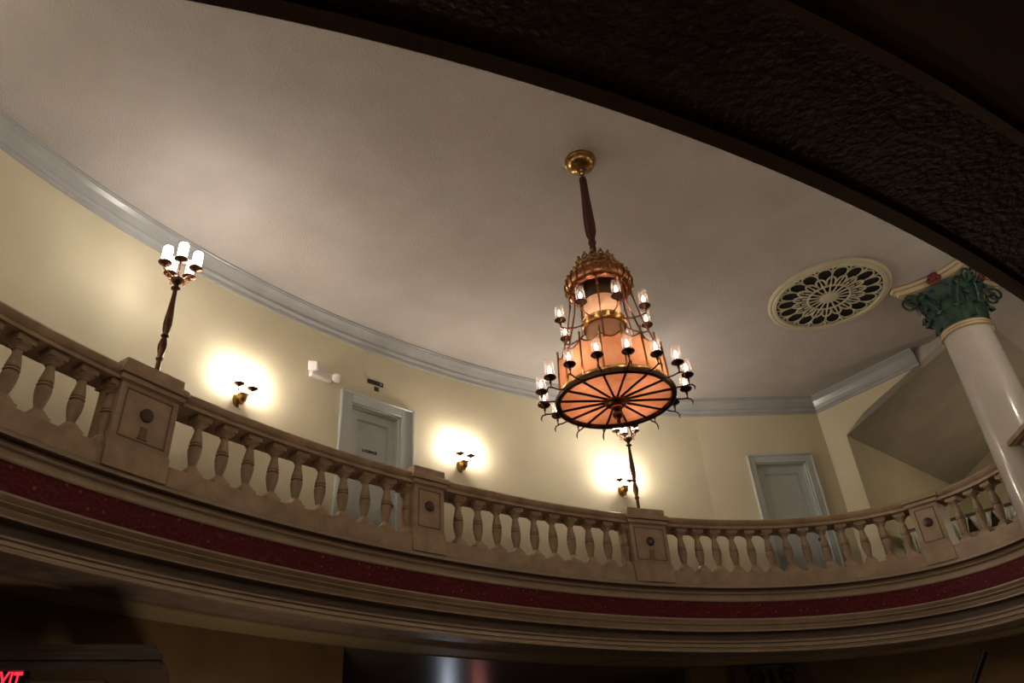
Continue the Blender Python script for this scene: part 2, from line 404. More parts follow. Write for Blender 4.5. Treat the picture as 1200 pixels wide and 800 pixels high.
struct(sweep('wall_east', [e1, e2, e3], [(0, 2.655), (0, 7.2), (.12, 7.2), (.12, 2.655)], M['wall'], closeprof=True, outward=-1), 'wall at the end of the side room', 'wall')
struct(sweep('ceiling', [E(t_, 4.0) for t_ in [2 * PI * i / 128 for i in range(128)]], [(0, 6.12), (0, 6.3)], M['ceiling'], closed=True), 'pale stuccoed ceiling over the oval well', 'ceiling')
o = bpy.data.objects['ceiling']; bpy.data.objects.remove(o)
b = MB(); pts = [E(2 * PI * i / 160, 4.2) for i in range(160)]
b.add([(q.x, q.y, z + EYE) for z in (6.12, 6.34) for q in pts], [tuple(range(160)), tuple(range(319, 159, -1))] + [(i, (i + 1) % 160, 160 + (i + 1) % 160, 160 + i) for i in range(160)])
struct(b.build('ceiling', M['ceiling'], smooth=0), 'pale stuccoed ceiling over the oval well', 'ceiling')
# crown moulding following the curved wall, the flat wall and the side wall
ts = [math.radians(318) + (tA - math.radians(318)) * i / 239 for i in range(240)]
cp = [E(t, WO) for t in ts] + [Cc, P2]
cprof = [(.0, 5.83), (-.02, 5.83), (-.024, 5.872), (-.014, 5.880), (-.03, 5.892), (-.046, 5.922), (-.046, 5.945), (-.036, 5.950), (-.05, 5.985), (-.075, 6.035), (-.11, 6.065), (-.118, 6.072), (-.118, 6.09), (-.13, 6.095), (-.13, 6.121), (0, 6.121)]
crown = sweep('trim_3', cp, cprof, M['crown'], closeprof=True, outward=-1, smooth=22)
struct(crown, 'grey glossy crown moulding under the ceiling', 'crown moulding')

# ------------------------------------------------------------------ doors
def door(name, a, b, ztop, label, letter=False, csw=(.15, .16)):
    """a,b: plan ends of the opening, left to right seen from the well"""
    d = (b - a); L = d.length; ang = math.atan2(d.y, d.x)
    root = empty(name, (a.x, a.y, 2.66 + EYE), ang); struct(root, label, 'door')
    H = ztop - 2.66
    # local x along the wall, y into the wall
    f = MB(); wl, wr = csw
    def prof_bar(x0, x1, z0, z1):
        f.box(x0, x1, -.03, .02, z0, z1, bev=.006)
    prof_bar(-wl, 0, 0, H + .15); prof_bar(L, L + wr, 0, H + .15); prof_bar(-.0, L, H, H + .15)
    f.box(-wl, -wl + .035, -.055, -.02, 0, H + .15, bev=.008); f.box(L + wr - .035, L + wr, -.055, -.02, 0, H + .15, bev=.008)
    f.box(-wl, L + wr, -.055, -.02, H + .115, H + .15, bev=.008)
    f.build('door_casing', M['door'], root)
    j = MB(); j.box(-.005, .02, -.0, .16, 0, H); j.box(L - .02, L + .005, -.0, .16, 0, H); j.box(0, L, 0, .16, H - .02, H + .005)
    j.box(.02, .035, .06, .12, 0, H - .02); j.box(L - .035, L - .02, .06, .12, 0, H - .02); j.box(.02, L - .02, .06, .12, H - .035, H - .02)
    j.build('door_jamb', M['door'], root)
    p = MB(); y = .085; st = .12; T0, T1, = .03, L - .03
    p.box(T0, T0 + st, y, y + .04, .01, H - .03); p.box(T1 - st, T1, y, y + .04, .01, H - .03)
    p.box(T0 + st, T1 - st, y, y + .04, H - .03 - .13, H - .03); p.box(T0 + st, T1 - st, y, y + .04, .01, .22)
    x0, x1, z0, z1 = T0 + st, T1 - st, .22, H - .16
    p.box(x0 - .001, x1 + .001, y + .018, y + .04, z0, z1)
    for r_ in ((x0, x0 + .018, z0, z1), (x1 - .018, x1, z0, z1), (x0, x1, z0, z0 + .018), (x0, x1, z1 - .018, z1)):
        p.box(r_[0], r_[1], y + .006, y + .03, r_[2], r_[3], bev=.005)
    leaf_ = p.build('door_leaf', M['door'], root)
    h = MB(); h.lathe([(.028, 0), (.028, .008), (.012, .012), (.012, .035), (.026, .045), (.03, .06), (.02, .072), (.001, .076)], 16, Matrix.Translation((T1 - .06, y, .98)) @ Matrix.Rotation(PI / 2, 4, 'X'))
    h.build('door_handle', M['brass_dark'], leaf_)
    if letter:
        t = text_mesh('lettering', letter, .058, .004, M['black_letter'])
        t.parent = leaf_; t.rotation_euler = (PI / 2, 0, 0); t.location = (L / 2 - .02, y + .014, 1.69)
    return root
def text_mesh(name, s, size, depth, m, align='CENTER'):
    cu = bpy.data.curves.new(name, 'FONT'); cu.body = s; cu.size = size; cu.extrude = depth / 2; cu.align_x = align; cu.align_y = 'CENTER'; cu.offset = size * .02
    tmp = bpy.data.objects.new(name, cu); C.objects.link(tmp)
    dg = bpy.context.evaluated_depsgraph_get(); me = bpy.data.meshes.new_from_object(tmp.evaluated_get(dg))
    bpy.data.objects.remove(tmp); me.materials.clear(); me.materials.append(m)
    o = bpy.data.objects.new(name, me); C.objects.link(o); return o
door('door_1', E(d1a, WO), E(d1b, WO), DZ, 'grey panelled door in the curved gallery wall with small black lettering', 'LOUNGE', csw=(.17, .20))
door('door_2', D2a, D2b, DZ, 'grey panelled door at the right end of the gallery', csw=(.12, .14))

# ------------------------------------------------------------------ balustrade
BO = .17
def place_local(l, o=BO):
    t = t_arc(l); q = E(t, o); nn = ENORM(t, o); return q, math.atan2(nn.y, nn.x) - PI / 2, nn   # rz: local -y points into the well
def baluster_mb():
    b = MB(); z = 2.875
    b.box(-.086, .086, -.086, .086, z, z + .045, bev=.004)
    sq = [(.084, z + .044), (.078, z + .062), (.060, z + .085), (.042, z + .108)]
    vs = [(x * r, y * r, zz) for r, zz in sq for x, y in ((-1, -.62), (-.62, -1), (.62, -1), (1, -.62), (1, .62), (.62, 1), (-.62, 1), (-1, .62))]
    b.add(vs, [(i * 8 + j, i * 8 + (j + 1) % 8, i * 8 + 8 + (j + 1) % 8, i * 8 + 8 + j) for i in range(3) for j in range(8)])
    pr = [(.038, z + .10), (.036, z + .118), (.039, z + .14), (.050, z + .18), (.060, z + .225), (.066, z + .27), (.066, z + .295), (.060, z + .306), (.051, z + .309), (.051, z + .317), (.064, z + .320), (.066, z + .327), (.064, z + .334),
          (.051, z + .337), (.051, z + .346), (.060, z + .349), (.061, z + .358), (.058, z + .38), (.050, z + .415), (.041, z + .455), (.037, z + .485), (.038, z + .50), (.043, z + .508)]
    b.lathe(pr, 20)
    oc = [(.048, z + .505), (.050, z + .520), (.066, z + .538), (.080, z + .552), (.080, z + .566)]
    vs = [(x * r, y * r, zz) for r, zz in oc for x, y in ((-1, -.5), (-.5, -1), (.5, -1), (1, -.5), (1, .5), (.5, 1), (-.5, 1), (-1, .5))]
    b.add(vs, [(i * 8 + j, i * 8 + (j + 1) % 8, i * 8 + 8 + (j + 1) % 8, i * 8 + 8 + j) for i in range(4) for j in range(8)])
    b.box(-.086, .086, -.086, .086, z + .562, 3.505, bev=.005)
    return b
def balustrade(l0, l1, spots, label, prot=[None]):
    lm = (l0 + l1) / 2; q, rz, nn = place_local(lm)
    root = empty('balustrade', (q.x, q.y, 2.875 + EYE), 0); tag(root, label, 'balustrade')
    inv = Matrix.Translation((-q.x, -q.y, -2.875 - EYE))
    n = max(8, int(abs(l1 - l0) / .12)); tsx = [t_arc(l0 + (l1 - l0) * i / (n - 1)) for i in range(n)]
    pth = [E(t, 0) for t in tsx]; nr = [ENORM(t, 0) for t in tsx]
    rail = [(.03, 3.497), (.008, 3.490), (.006, 3.512), (.022, 3.520), (.024, 3.535), (.006, 3.550), (-.006, 3.575), (-.012, 3.60), (-.006, 3.615), (.01, 3.625), (.33, 3.625), (.346, 3.615), (.352, 3.60), (.346, 3.575), (.328, 3.552), (.31, 3.54), (.312, 3.522), (.328, 3.512), (.328, 3.490), (.29, 3.497)]
    h = sweep('handrail', pth, rail, M['stone'], closeprof=True, norms=nr, smooth=25); h.data.transform(inv); h.parent = root
    bases = sweep('plinth', pth, [(.022, 2.876), (.022, 2.70), (.335, 2.70), (.335, 2.876)], M['stone'], closeprof=True, norms=nr); bases.data.transform(inv); bases.parent = root
    for s in spots:
        q2, rz, nn = place_local(s, .128)
        if prot[0] is None:
            bo = baluster_mb().build('baluster', M['stone']); prot[0] = bo.data
            bo.data.transform(Matrix.Translation((0, 0, -2.875)) @ Matrix.Diagonal((.94, .94, 1, 1)))
        else: bo = bpy.data.objects.new('baluster', prot[0]); C.objects.link(bo)
        bo.parent = root; bo.location = (q2.x - q.x, q2.y - q.y, 0); bo.rotation_euler = (0, 0, rz)
    return root
PED = [10.80, 7.455, 4.115, .04]; PW = [.285, .212, .29, .19]
HW = .235
def pedestal(l, label, half=HW, drop=True, slab=True, ov=0.0):
    q, rz, nn = place_local(l)
    root = empty('stone_pedestal', (q.x, q.y, 2.70 + EYE), rz); tag(root, label, 'pedestal', 'stone pedestals of the balustrade')
    z0 = 2.70; F = -.158; Bk = .18                       # front and back faces in local y
    w = half
    b = MB()
    b.box(-w - .012, w + .012, F - .012, Bk + .012, 0, .235, bev=.004)
    b.box(-w, w, F, Bk, .22, .80, bev=.003)
    die = b.build('die', M['stone'], root)
    f = MB(); x0, x1, za, zb = -w + .055, w - .055, .29, .745; yy = F - .006
    for r_ in ((x0 - .0, x0 + .014, za, zb), (x1 - .014, x1, za, zb), (x0, x1, za, za + .014), (x0, x1, zb - .014, zb)): f.box(r_[0], r_[1], yy, F + .01, r_[2], r_[3])
    o = f.build('panel_border', M['stone_dark'], die)
    c = MB(); c.lathe([(.062, 0), (.062, .012), (.052, .018), (.001, .020)], 28, Matrix.Translation((-.0, F, .55)) @ Matrix.Rotation(PI / 2, 4, 'X'))
    c.build('medallion', M['medallion'], die)['label'] = 'dark red marble disc'
    g = MB(); g.box(-.035, .035, F - .008, F + .01, .335, .435, bev=.003); g.box(-.05, .05, F - .012, F + .01, .315, .335, bev=.003)
    if drop: g.build('carved_drop', M['stone_dark'], die)
    k = MB()
    for e_, za, zb in ((.012, .785, .80), (.034, .797, .845), (.022, .84, .858), (.056, .853, .905), (.046, .90, .922)):
        e_ = e_ + ov * min(1, (za - .78) / .05); k.box(-w - e_, w + e_, F - e_, Bk + min(e_, .06), za, zb, bev=.004)
    k.build('cap', M['stone'], root)
    s = MB(); s.box(-w - .01, w + .01, F - .01, Bk + .01, .92, 1.02, bev=.004)
    if slab: s.build('top_slab', M['stone'], root)
    return root
peds = [pedestal(PED[0], 'stone pedestal left of the others, carrying the near lamp standard', PW[0]),
        pedestal(PED[1], 'stone pedestal just right of the lettered door, with no lamp on it', PW[1], False),
        pedestal(PED[2], 'stone pedestal in the middle of the balcony, lamp standard on top', PW[2]),
        pedestal(PED[3], 'stone pedestal at the right, seen in front of the draped table, no lamp', PW[3], False, False)]
g = .30
def spots(a, b, n): return [a + (b - a) * i / (n - 1) for i in range(n)]
balustrade(PED[0] + PW[0], PED[0] + PW[0] + 2.6, spots(11.087, 11.087 + .276 * 7, 8), 'brown stone balustrade bay at the far left edge')
balustrade(PED[1] + PW[1], PED[0] - PW[0], spots(7.68, 10.227, 10), 'brown stone balustrade bay in front of the lettered door')
balustrade(PED[2] + PW[2], PED[1] - PW[1], spots(4.43, 6.968, 10), 'brown stone balustrade bay below the middle wall sconce')
balustrade(PED[3] + PW[3], PED[2] - PW[2], spots(.385, 3.55, 13), 'long brown stone balustrade bay in front of the right hand door')
balustrade(PER - 1.62, PER + PED[3] - PW[3], spots(PER - .34, PER - 1.42, 5), 'brown stone balustrade bay running behind the big column')
COL = Vector((6.15, 8.75))
l5 = LL[min(range(7200), key=lambda i: (E(TT_[i]) - Vector((6.06, 8.13))).length)]
pr_ = pedestal(l5, 'stone pedestal beside the column at the right edge, only its cap corner showing', .16, False, False, .12)
pr_.location += Vector((-ENORM(t_arc(l5)).x, -ENORM(t_arc(l5)).y, 0)) * .05

# ------------------------------------------------------------------ column
def make_column():
    root = empty('corinthian_column', (COL.x, COL.y, 2.66 + EYE), 0)
    tag(root, 'tall glossy cream column with green painted acanthus capital at the right', 'column')
    z = lambda r: r - 2.66
    s = MB(); s.lathe([(.36, z(-EYE + .33)), (.375, z(-EYE + .36)), (.352, z(-EYE + .42)), (.35, z(.5)), (.335, z(2.5)), (.32, z(3.4)), (.31, z(4.2)), (.296, z(5.2)), (.296, z(5.262))], 48)
    s.build('shaft', M['shaft'], root)
    b = MB(); b.box(-.48, .48, -.48, .48, z(-EYE), z(-EYE + .14), bev=.01); b.lathe([(rr * 1.13, zz + z(-EYE)) for rr, zz in [(.40, .14), (.425, .17), (.40, .21), (.36, .22), (.345, .25), (.36, .28), (.38, .295), (.36, .315), (.31, .33)]], 40)
    b.build('base', M['cream'], root)
    a = MB(); a.lathe([(.296, z(5.255)), (.325, z(5.262)), (.332, z(5.285)), (.322, z(5.305)), (.308, z(5.312)), (.318, z(5.322)), (.318, z(5.345)), (.30, z(5.352)), (.30, z(5.30))], 48, cap=False)
    a.build('astragal', M['cream'], root)
    g2 = MB(); g2.torus(.331, .006, z(5.262)); g2.torus(.323, .006, z(5.308)); g2.torus(.319, .006, z(5.35)); g2.build('gilt_lines', M['gilt'], root)
    bell = MB(); bell.lathe([(.29, z(5.33)), (.295, z(5.45)), (.31, z(5.65)), (.345, z(5.80)), (.42, z(5.92)), (.44, z(5.97))], 40)
    bell_ = bell.build('capital', M['leaf'], root)
    lf = MB()
    def leaf(ang, r0, z0, h, wd, curl):
        n, m = 9, 7; vs = []
        for i in range(n):
            u = i / (n - 1)
            if u < .75: rr = r0 + .02 + .05 * u * u; zz = z0 + h * u / .75 * .92; 
            else:
                k = (u - .75) / .25; rr = r0 + .048 + curl * sn(k * PI * .55); zz = z0 + h * (.92 + .10 * sn(k * PI)) - curl * .55 * max(0, k - .45)
            ww = wd * (.75 + .35 * sn(PI * min(u * 1.15, 1))) * (1 - .55 * max(0, u - .7) / .3)
            for j in range(m):
                v = (j / (m - 1)) * 2 - 1
                lob = 1 + .16 * cs(u * 22) * abs(v)
                x = v * ww / 2 * lob; y = rr - .035 * v * v + .012 * (1 - abs(v))
                vs.append((y * cs(ang) - x * sn(ang), y * sn(ang) + x * cs(ang), zz))
        fs = [(i * m + j, i * m + j + 1, (i + 1) * m + j + 1, (i + 1) * m + j) for i in range(n - 1) for j in range(m - 1)]
        k = len(vs)
        vs2 = [(x - .012 * cs(ang), y - .012 * sn(ang), zz - .004) for x, y, zz in vs]
        fs2 = [tuple(q + k for q in reversed(f)) for f in fs]
        edge = [(0 * m + j) for j in range(m)] + [i * m + m - 1 for i in range(1, n)] + [(n - 1) * m + j for j in range(m - 2, -1, -1)] + [i * m for i in range(n - 2, 0, -1)]
        fe = [(edge[i], edge[(i + 1) % len(edge)], edge[(i + 1) % len(edge)] + k, edge[i] + k) for i in range(len(edge))]
        lf.add(vs + vs2, fs + fs2 + fe)
    ab0 = -math.radians(47)
    for k in range(8): leaf(ab0 + k * PI / 4 + PI / 8, .295, z(5.35), .24, .22, .09)
    for k in range(8): leaf(ab0 + k * PI / 4, .30, z(5.40), .36, .21, .12)
    for k in range(4):
        leaf(ab0 + k * PI / 2 + PI / 4 - .22, .34, z(5.60), .30, .14, .12); leaf(ab0 + k * PI / 2 + PI / 4 + .22, .34, z(5.60), .30, .14, .12)
    lf.build('acanthus_leaves', M['leaf'], bell_)
    vo = MB(); bl = MB()
    for k in range(4):
        a0 = ab0 + PI / 4 + k * PI / 2
        for sd_ in (-1, 1):
            pts = []
            for i in range(30):
                u = i / 29; q = u * 2.6 * PI; rr = .115 * (1 - .72 * u)
                rad = .56 - rr * cs(q + .6) ; zz = 5.86 + rr * sn(q + .6)
                off = sd_ * (.055 - .02 * u)
                pts.append((rad * cs(a0) - off * sn(a0), rad * sn(a0) + off * cs(a0), z(zz)))
            stem = [(.34 * cs(a0 + sd_ * .42), .34 * sn(a0 + sd_ * .42), z(5.62)), (.41 * cs(a0 + sd_ * .32), .41 * sn(a0 + sd_ * .32), z(5.78)), (.47 * cs(a0 + sd_ * .17), .47 * sn(a0 + sd_ * .17), z(5.90))]
            vo.tube(stem + pts, .018, 6)
    vo.build('volutes', M['leaf'], bell_)
    # abacus with concave sides
    hs = .60; vs = []; n = 10; R0 = 2.1
    def side_pts(hs_):
        out = []
        for k in range(4):
            a0 = ab0 + k * PI / 2
            for i in range(n + 1):
                v = -1 + 2 * i / n; x = v * (hs_ - .06); y = hs_ - .13 * (1 - v * v)
                out.append((y * cs(a0) - x * sn(a0), y * sn(a0) + x * cs(a0)))
        return out
    for nm, layers, mm in (('abacus', [(.51, 5.975), (.52, 6.03), (.56, 6.055), (.57, 6.065), (.57, 6.119)], 'cream'),):
        b = MB(); K = None; vs = []
        for h_, zz in layers:
            q = side_pts(h_); K = len(q); vs += [(x, y, z(zz)) for x, y in q]
        fs = [tuple(range(K)), tuple(range((len(layers) - 1) * K, len(layers) * K))]
        for i in range(len(layers) - 1):
            for j in range(K): fs.append((i * K + j, i * K + (j + 1) % K, (i + 1) * K + (j + 1) % K, (i + 1) * K + j))
        b.add(vs, fs); b.build(nm, M[mm], root, smooth=30)
    gl = MB()
    for h_, zz in ((.523, 5.982), (.56, 6.052), (.574, 6.112)): gl.tube([(x, y, z(zz)) for x, y in side_pts(h_)], .009, 6, closed=True)
    gl.build('abacus_gilding', M['gilt'], root)
    fl = MB()
    for k in range(4):
        a0 = ab0 + k * PI / 2; T = Matrix.Rotation(a0, 4, 'Z') @ Matrix.Translation((.44, 0, z(6.03)))
        for i in range(6): fl.ball((0, .055 * cs(i * PI / 3), .055 * sn(i * PI / 3)), .045, 8, T=T)
        fl.ball((.03, 0, 0), .04, 8, T=T)
    fl.build('fleurons', M['redpaint'], root)
    bt = MB()
    for k in range(8): a0 = ab0 + k * PI / 4; bt.ball((.43 * cs(a0), .43 * sn(a0), z(5.72)), .028, 8)
    bt.build('gilt_buds', M['gilt'], bell_)
    bb = MB()
    for k in range(4):
        for s_ in (-1, 1): a0 = ab0 + k * PI / 2 + s_ * .25; bb.ball((.43 * cs(a0), .43 * sn(a0), z(5.90)), .03, 8)
    bb.build('blue_rosettes', M['blue'], bell_)
make_column()

# ------------------------------------------------------------------ ceiling vent
def make_vent():
    vx, vy, R = 4.52, 8.81, .49
    root = empty('ceiling_vent', (vx, vy, 6.12 + EYE), .3); tag(root, 'round cream pierced rosette vent set in the ceiling', 'vent'); root.scale = (1.7, 1.7, 1.3)
    d = MB(); d.lathe([(.43, -.004), (.43, -.001)], 48); d.build('duct_opening', M['vent_hole'], root)
    r = MB(); r.lathe([(.495, 0), (.492, -.02), (.475, -.03), (.462, -.026), (.455, -.035), (.435, -.038), (.425, -.03), (.425, -.003)], 64, cap=False); r.build('rim', M['vent'], root)
    t = MB(); z = -.018
    n = 18
    def bar(a, b, w=.010): t.tube([a, b], w, 6)
    def P(rr, a): return (rr * cs(a), rr * sn(a), z)
    t.lathe([(.075, -.004), (.075, -.028), (.06, -.034), (.001, -.03)], 24)
    t.torus(.17, .010, z, 40, 6)
    for k in range(n):
        a = 2 * PI * k / n; da = PI / n
        bar(P(.07, a), P(.17, a), .0075)
        t.tube([P(.17, a - da), P(.215, a - da * .95), P(.262, a - da * .72), P(.288, a - da * .3), P(.292, a), P(.288, a + da * .3), P(.262, a + da * .72), P(.215, a + da * .95), P(.17, a + da)], .0085, 6)
        bar(P(.17, a), P(.222, a), .009)
        b2 = a + da
        t.tube([P(.30, b2 - da), P(.34, b2 - da * .98), P(.375, b2 - da * .82), P(.402, b2 - da * .5), P(.412, b2), P(.402, b2 + da * .5), P(.375, b2 + da * .82), P(.34, b2 + da * .98), P(.30, b2 + da)], .007, 6)
        bar(P(.235, b2 - da), P(.31, b2 - da), .0065)
        bar(P(.375, a), P(.43, a), .008)
    t.build('tracery', M['vent'], root)
make_vent()

# ------------------------------------------------------------------ chandelier
def cup_and_glass(root, x, y, z, cr=.055, gr=.042, gh=.17, lit='flame', cupm='brass_dark', power=0, gname='glass_chimney', lamp_r=.02, col=(1, .72, .48)):
    T = Matrix.Translation((x, y, z))
    c = MB(); c.lathe([(.004, -.055), (.012, -.045), (.008, -.03), (.02, -.018), (cr * .8, -.008), (cr, .004), (cr * .98, .010), (.014, .008), (.013, .045), (.001, .046)], 18, T)
    co = c.build('drip_cup', M[cupm], root)
    if lit == 'flame':
        b = MB(); b.lathe([(.004, .045), (.011, .055), (.017, .072), (.016, .086), (.009, .105), (.003, .12), (.0005, .125)], 12, T, cap=False); b.build('flame_bulb', M['flame'], co)
        g_ = MB(); g_.lathe([(gr * .9, .010), (gr, .03), (gr, gh - .02), (gr * .95, gh)], 18, T, cap=False); g_.build(gname, M['glass'], co)
    else:
        g_ = MB(); g_.lathe([(gr * .9, .010), (gr, .02), (gr, gh - .015), (gr * .9, gh), (.001, gh + .001)], 20, T); g_.build(gname, M[lit], co)
    if power: lamp('bulb_light', (x, y, z + (.09 if lit == 'flame' else gh + .03)), power, col, lamp_r, root)
    return co
def make_chandelier():
    X, Y = .877, 5.905
    root = empty('chandelier', (X, Y, 6.12 + EYE), 0); tag(root, 'large brass and amber glass chandelier with two tiers of lit candle cups', 'chandelier')
    z = lambda r: r - 6.12
    c = MB(); c.lathe([(.168, 0), (.172, -.015), (.165, -.03), (.158, -.033), (.155, -.06), (.138, -.09), (.105, -.118), (.065, -.132), (.06, -.138), (.045, -.142), (.02, -.14), (.012, -.16), (.001, -.165)], 36)
    c.build('ceiling_canopy', M['brass'], root)
    ch = MB()
    for k in range(5):
        zz = -.19 - k * .05; T = Matrix.Translation((0, 0, zz)) @ Matrix.Rotation(k * PI / 2, 4, 'Z') @ Matrix.Rotation(PI / 2, 4, 'X') @ Matrix.Scale(1.5, 4, (0, 1, 0)); ch.torus(.022, .006, 0, 14, 6, T)
    ch.build('chain', M['brass_dark'], root); ch = MB()
    for k in range(5):
        zz = z(4.97) - k * .052; T = Matrix.Translation((0, 0, zz)) @ Matrix.Rotation(k * PI / 2, 4, 'Z') @ Matrix.Rotation(PI / 2, 4, 'X') @ Matrix.Scale(1.6, 4, (0, 1, 0)); ch.torus(.024, .007, 0, 14, 6, T)
    ch.build('chain', M['brass_dark'], root)
    s = MB(); pr = []
    for zz, rr in ((5.86, .032), (5.84, .036), (5.6, .040), (5.35, .050), (5.2, .054), (5.08, .050), (5.02, .036), (4.985, .028), (4.96, .036), (4.93, .034), (4.91, .024), (4.88, .030), (4.82, .026), (4.77, .020)): pr.append((rr, z(zz)))
    n = 22; vs = []; 
    for i, (rr, zz) in enumerate(pr):
        for j in range(n): q = rr * (1 + .16 * cs(j * 7 * 2 * PI / n * 1.0 + i * .3)); a = 2 * PI * j / n; vs.append((q * cs(a), q * sn(a), zz))
    s.add(vs, [(i * n + j, i * n + (j + 1) % n, (i + 1) * n + (j + 1) % n, (i + 1) * n + j) for i in range(len(pr) - 1) for j in range(n)])
    s.build('chain_sleeve', M['sleeve'], root)
    # crown
    cr = MB(); cr.lathe([(.02, z(4.74)), (.05, z(4.72)), (.10, z(4.69)), (.17, z(4.655)), (.205, z(4.62)), (.215, z(4.595)), (.235, z(4.575)), (.235, z(4.545)), (.262, z(4.53)), (.268, z(4.49)), (.30, z(4.475)), (.318, z(4.44)), (.325, z(4.39)), (.318, z(4.35)), (.30, z(4.325)), (.27, z(4.31)), (.255, z(4.315)), (.25, z(4.38)), (.22, z(4.45)), (.10, z(4.50)), (.02, z(4.50))], 48, cap=False)
    cr.build('crown', M['copper'], root)
    ci = MB(); ci.lathe([(.252, z(4.322)), (.246, z(4.38)), (.216, z(4.445)), (.17, z(4.47))], 40, cap=False); ci.build('crown_lining', M['copper'], root)
    fi = MB()
    for k in range(14):
        a = 2 * PI * k / 14; T = Matrix.Rotation(a, 4, 'Z')
        fi.torus(.026, .009, 0, 12, 6, T @ Matrix.Translation((.185, 0, z(4.672))) @ Matrix.Rotation(PI / 2, 4, 'Y'))
        fi.ball((.185, 0, z(4.712)), .016, 8, T=T)
    fi.torus(.185, .008, z(4.66), 40, 6); fi.build('crown_cresting', M['brass'], root); fi = MB(); fi.torus(.05, .012, z(4.735), 20, 6); fi.build('top_ring', M['brass'], root)
    bd = MB()
    for k in range(28):
        a = 2 * PI * k / 28; bd.ball((.250 * cs(a), .250 * sn(a), z(4.558)), .020, 8)
    bd.torus(.243, .008, z(4.558)); bd.build('crown_beading', M['brass'], root); bd = MB()
    for k in range(28):
        a = 2 * PI * k / 28; bd.ball((.311 * cs(a + .1), .311 * sn(a + .1), z(4.465)), .020, 8)
    bd.torus(.302, .008, z(4.465)); bd.build('crown_beading', M['brass'], root)
    ri = MB()
    for k in range(24):
        a = 2 * PI * k / 24
        ri.tube([(r_ * cs(a), r_ * sn(a), z(zz)) for r_, zz in ((.31, 4.455), (.328, 4.42), (.332, 4.385), (.322, 4.345), (.298, 4.318))], [.006, .009, .010, .009, .005], 6)
    ri.build('crown_gadroons', M['brass'], root)
    # inner lantern cylinder
    cy = MB(); cy.lathe([(.157, z(4.44)), (.166, z(4.30)), (.170, z(4.20)), (.166, z(4.20)), (.150, z(4.44))], 40, cap=False); cy.build('cylinder_dark_top', M['cylinder_shade'], root)  # dark tube added to imitate the unlit upper part of the cylinder
    cy = MB(); cy.lathe([(.169, z(4.21)), (.175, z(3.93))], 40, cap=False)
    cy.build('upper_cylinder', M['frost'], root)
    cy = MB(); cy.lathe([(.001, z(3.925)), (.178, z(3.925)), (.178, z(3.918)), (.001, z(3.918))], 32, cap=False); cy.build('cylinder_light_block', M['brass_dark'], root)  # hidden opaque disc added to keep drum light out of the cylinder
    cy = MB(); cy.lathe([(.178, z(3.91)), (.19, z(3.6)), (.2, z(3.3))], 40, cap=False); cy.build('lower_cylinder', M['frost'], root)
    rb = MB(); rb.lathe([(.18, z(3.90)), (.205, z(3.905)), (.212, z(3.93)), (.205, z(3.955)), (.212, z(3.975)), (.18, z(3.985)), (.178, z(3.9))], 48, cap=False); rb.build('arm_band', M['brass'], root)
    for k in range(8):
        a = 2 * PI * k / 8 + math.radians(12) + PI / 8
        st = MB(); st.tube([(.295 * cs(a), .295 * sn(a), z(4.33)), (.30 * cs(a), .30 * sn(a), z(4.22)), (.35 * cs(a), .35 * sn(a), z(3.95)), (.43 * cs(a), .43 * sn(a), z(3.66)), (.47 * cs(a), .47 * sn(a), z(3.52))], [.012, .009, .008, .009, .010], 6)
        st.ball((.30 * cs(a), .30 * sn(a), z(4.22)), .016, 8); st.build('hanger_rod', M['copper'], root)
    # drum of amber panels with scalloped top
    n = 16; dr = MB(); rr0, rr1 = .485, .465
    segs = 12; K = n * segs; vs = []
    for layer, (r_) in enumerate((rr0, (rr0 + rr1) / 2, rr1)):
        for j in range(K):
            a = 2 * PI * j / K + math.radians(7.8); u = (j % segs) / segs
            top = 3.575 - .055 * sn(PI * u)
            zz = 3.19 if layer == 0 else (3.38 if layer == 1 else top)
            vs.append((r_ * cs(a), r_ * sn(a), z(zz)))
    dr.add(vs, [(i * K + j, i * K + (j + 1) % K, (i + 1) * K + (j + 1) % K, (i + 1) * K + j) for i in range(2) for j in range(K)])
    dr.build('drum_shade', M['amber'], root)
    te_ = MB(); te_.tube([(vs[2 * K + j][0], vs[2 * K + j][1], vs[2 * K + j][2]) for j in range(K)], .007, 6, closed=True)
    te_.lathe([(.485, z(3.15)), (.50, z(3.15)), (.505, z(3.17)), (.495, z(3.19)), (.50, z(3.215)), (.485, z(3.225)), (.483, z(3.16))], 64, cap=False); te_.build('drum_edging', M['brass'], root)
    for k in range(n):
        a = 2 * PI * k / n + math.radians(7.8); po = MB()
        po.tube([(.494 * cs(a), .494 * sn(a), z(3.17)), (.486 * cs(a), .486 * sn(a), z(3.40)), (.476 * cs(a), .476 * sn(a), z(3.60)), (.476 * cs(a), .476 * sn(a), z(3.63))], [.010, .009, .010, .004], 6)
        po.ball((.476 * cs(a), .476 * sn(a), z(3.625)), .013, 8, 1.5); po.build('drum_post', M['brass'], root)
    # bottom disc, rim, spokes, hub
    bo = MB(); bo.lathe([(.06, z(3.155)), (.3, z(3.155)), (.50, z(3.155))], 64, cap=False); bo.build('bottom_panel', M['amber'], root)
    rm = MB(); rm.lathe([(.485, z(3.15)), (.492, z(3.125)), (.512, z(3.115)), (.532, z(3.125)), (.538, z(3.15)), (.525, z(3.175)), (.50, z(3.18))], 64, cap=False); rm.build('bottom_rim', M['brass_dark'], root)
    hub = MB(); hub.lathe([(.001, z(2.90)), (.012, z(2.915)), (.02, z(2.935)), (.012, z(2.95)), (.03, z(2.965)), (.045, z(2.985)), (.048, z(3.01)), (.03, z(3.03)), (.022, z(3.045)), (.05, z(3.06)), (.052, z(3.075)), (.075, z(3.085)), (.095, z(3.10)), (.10, z(3.12)), (.085, z(3.14)), (.06, z(3.155))], 28); hub.build('hub_finial', M['copper'], root)
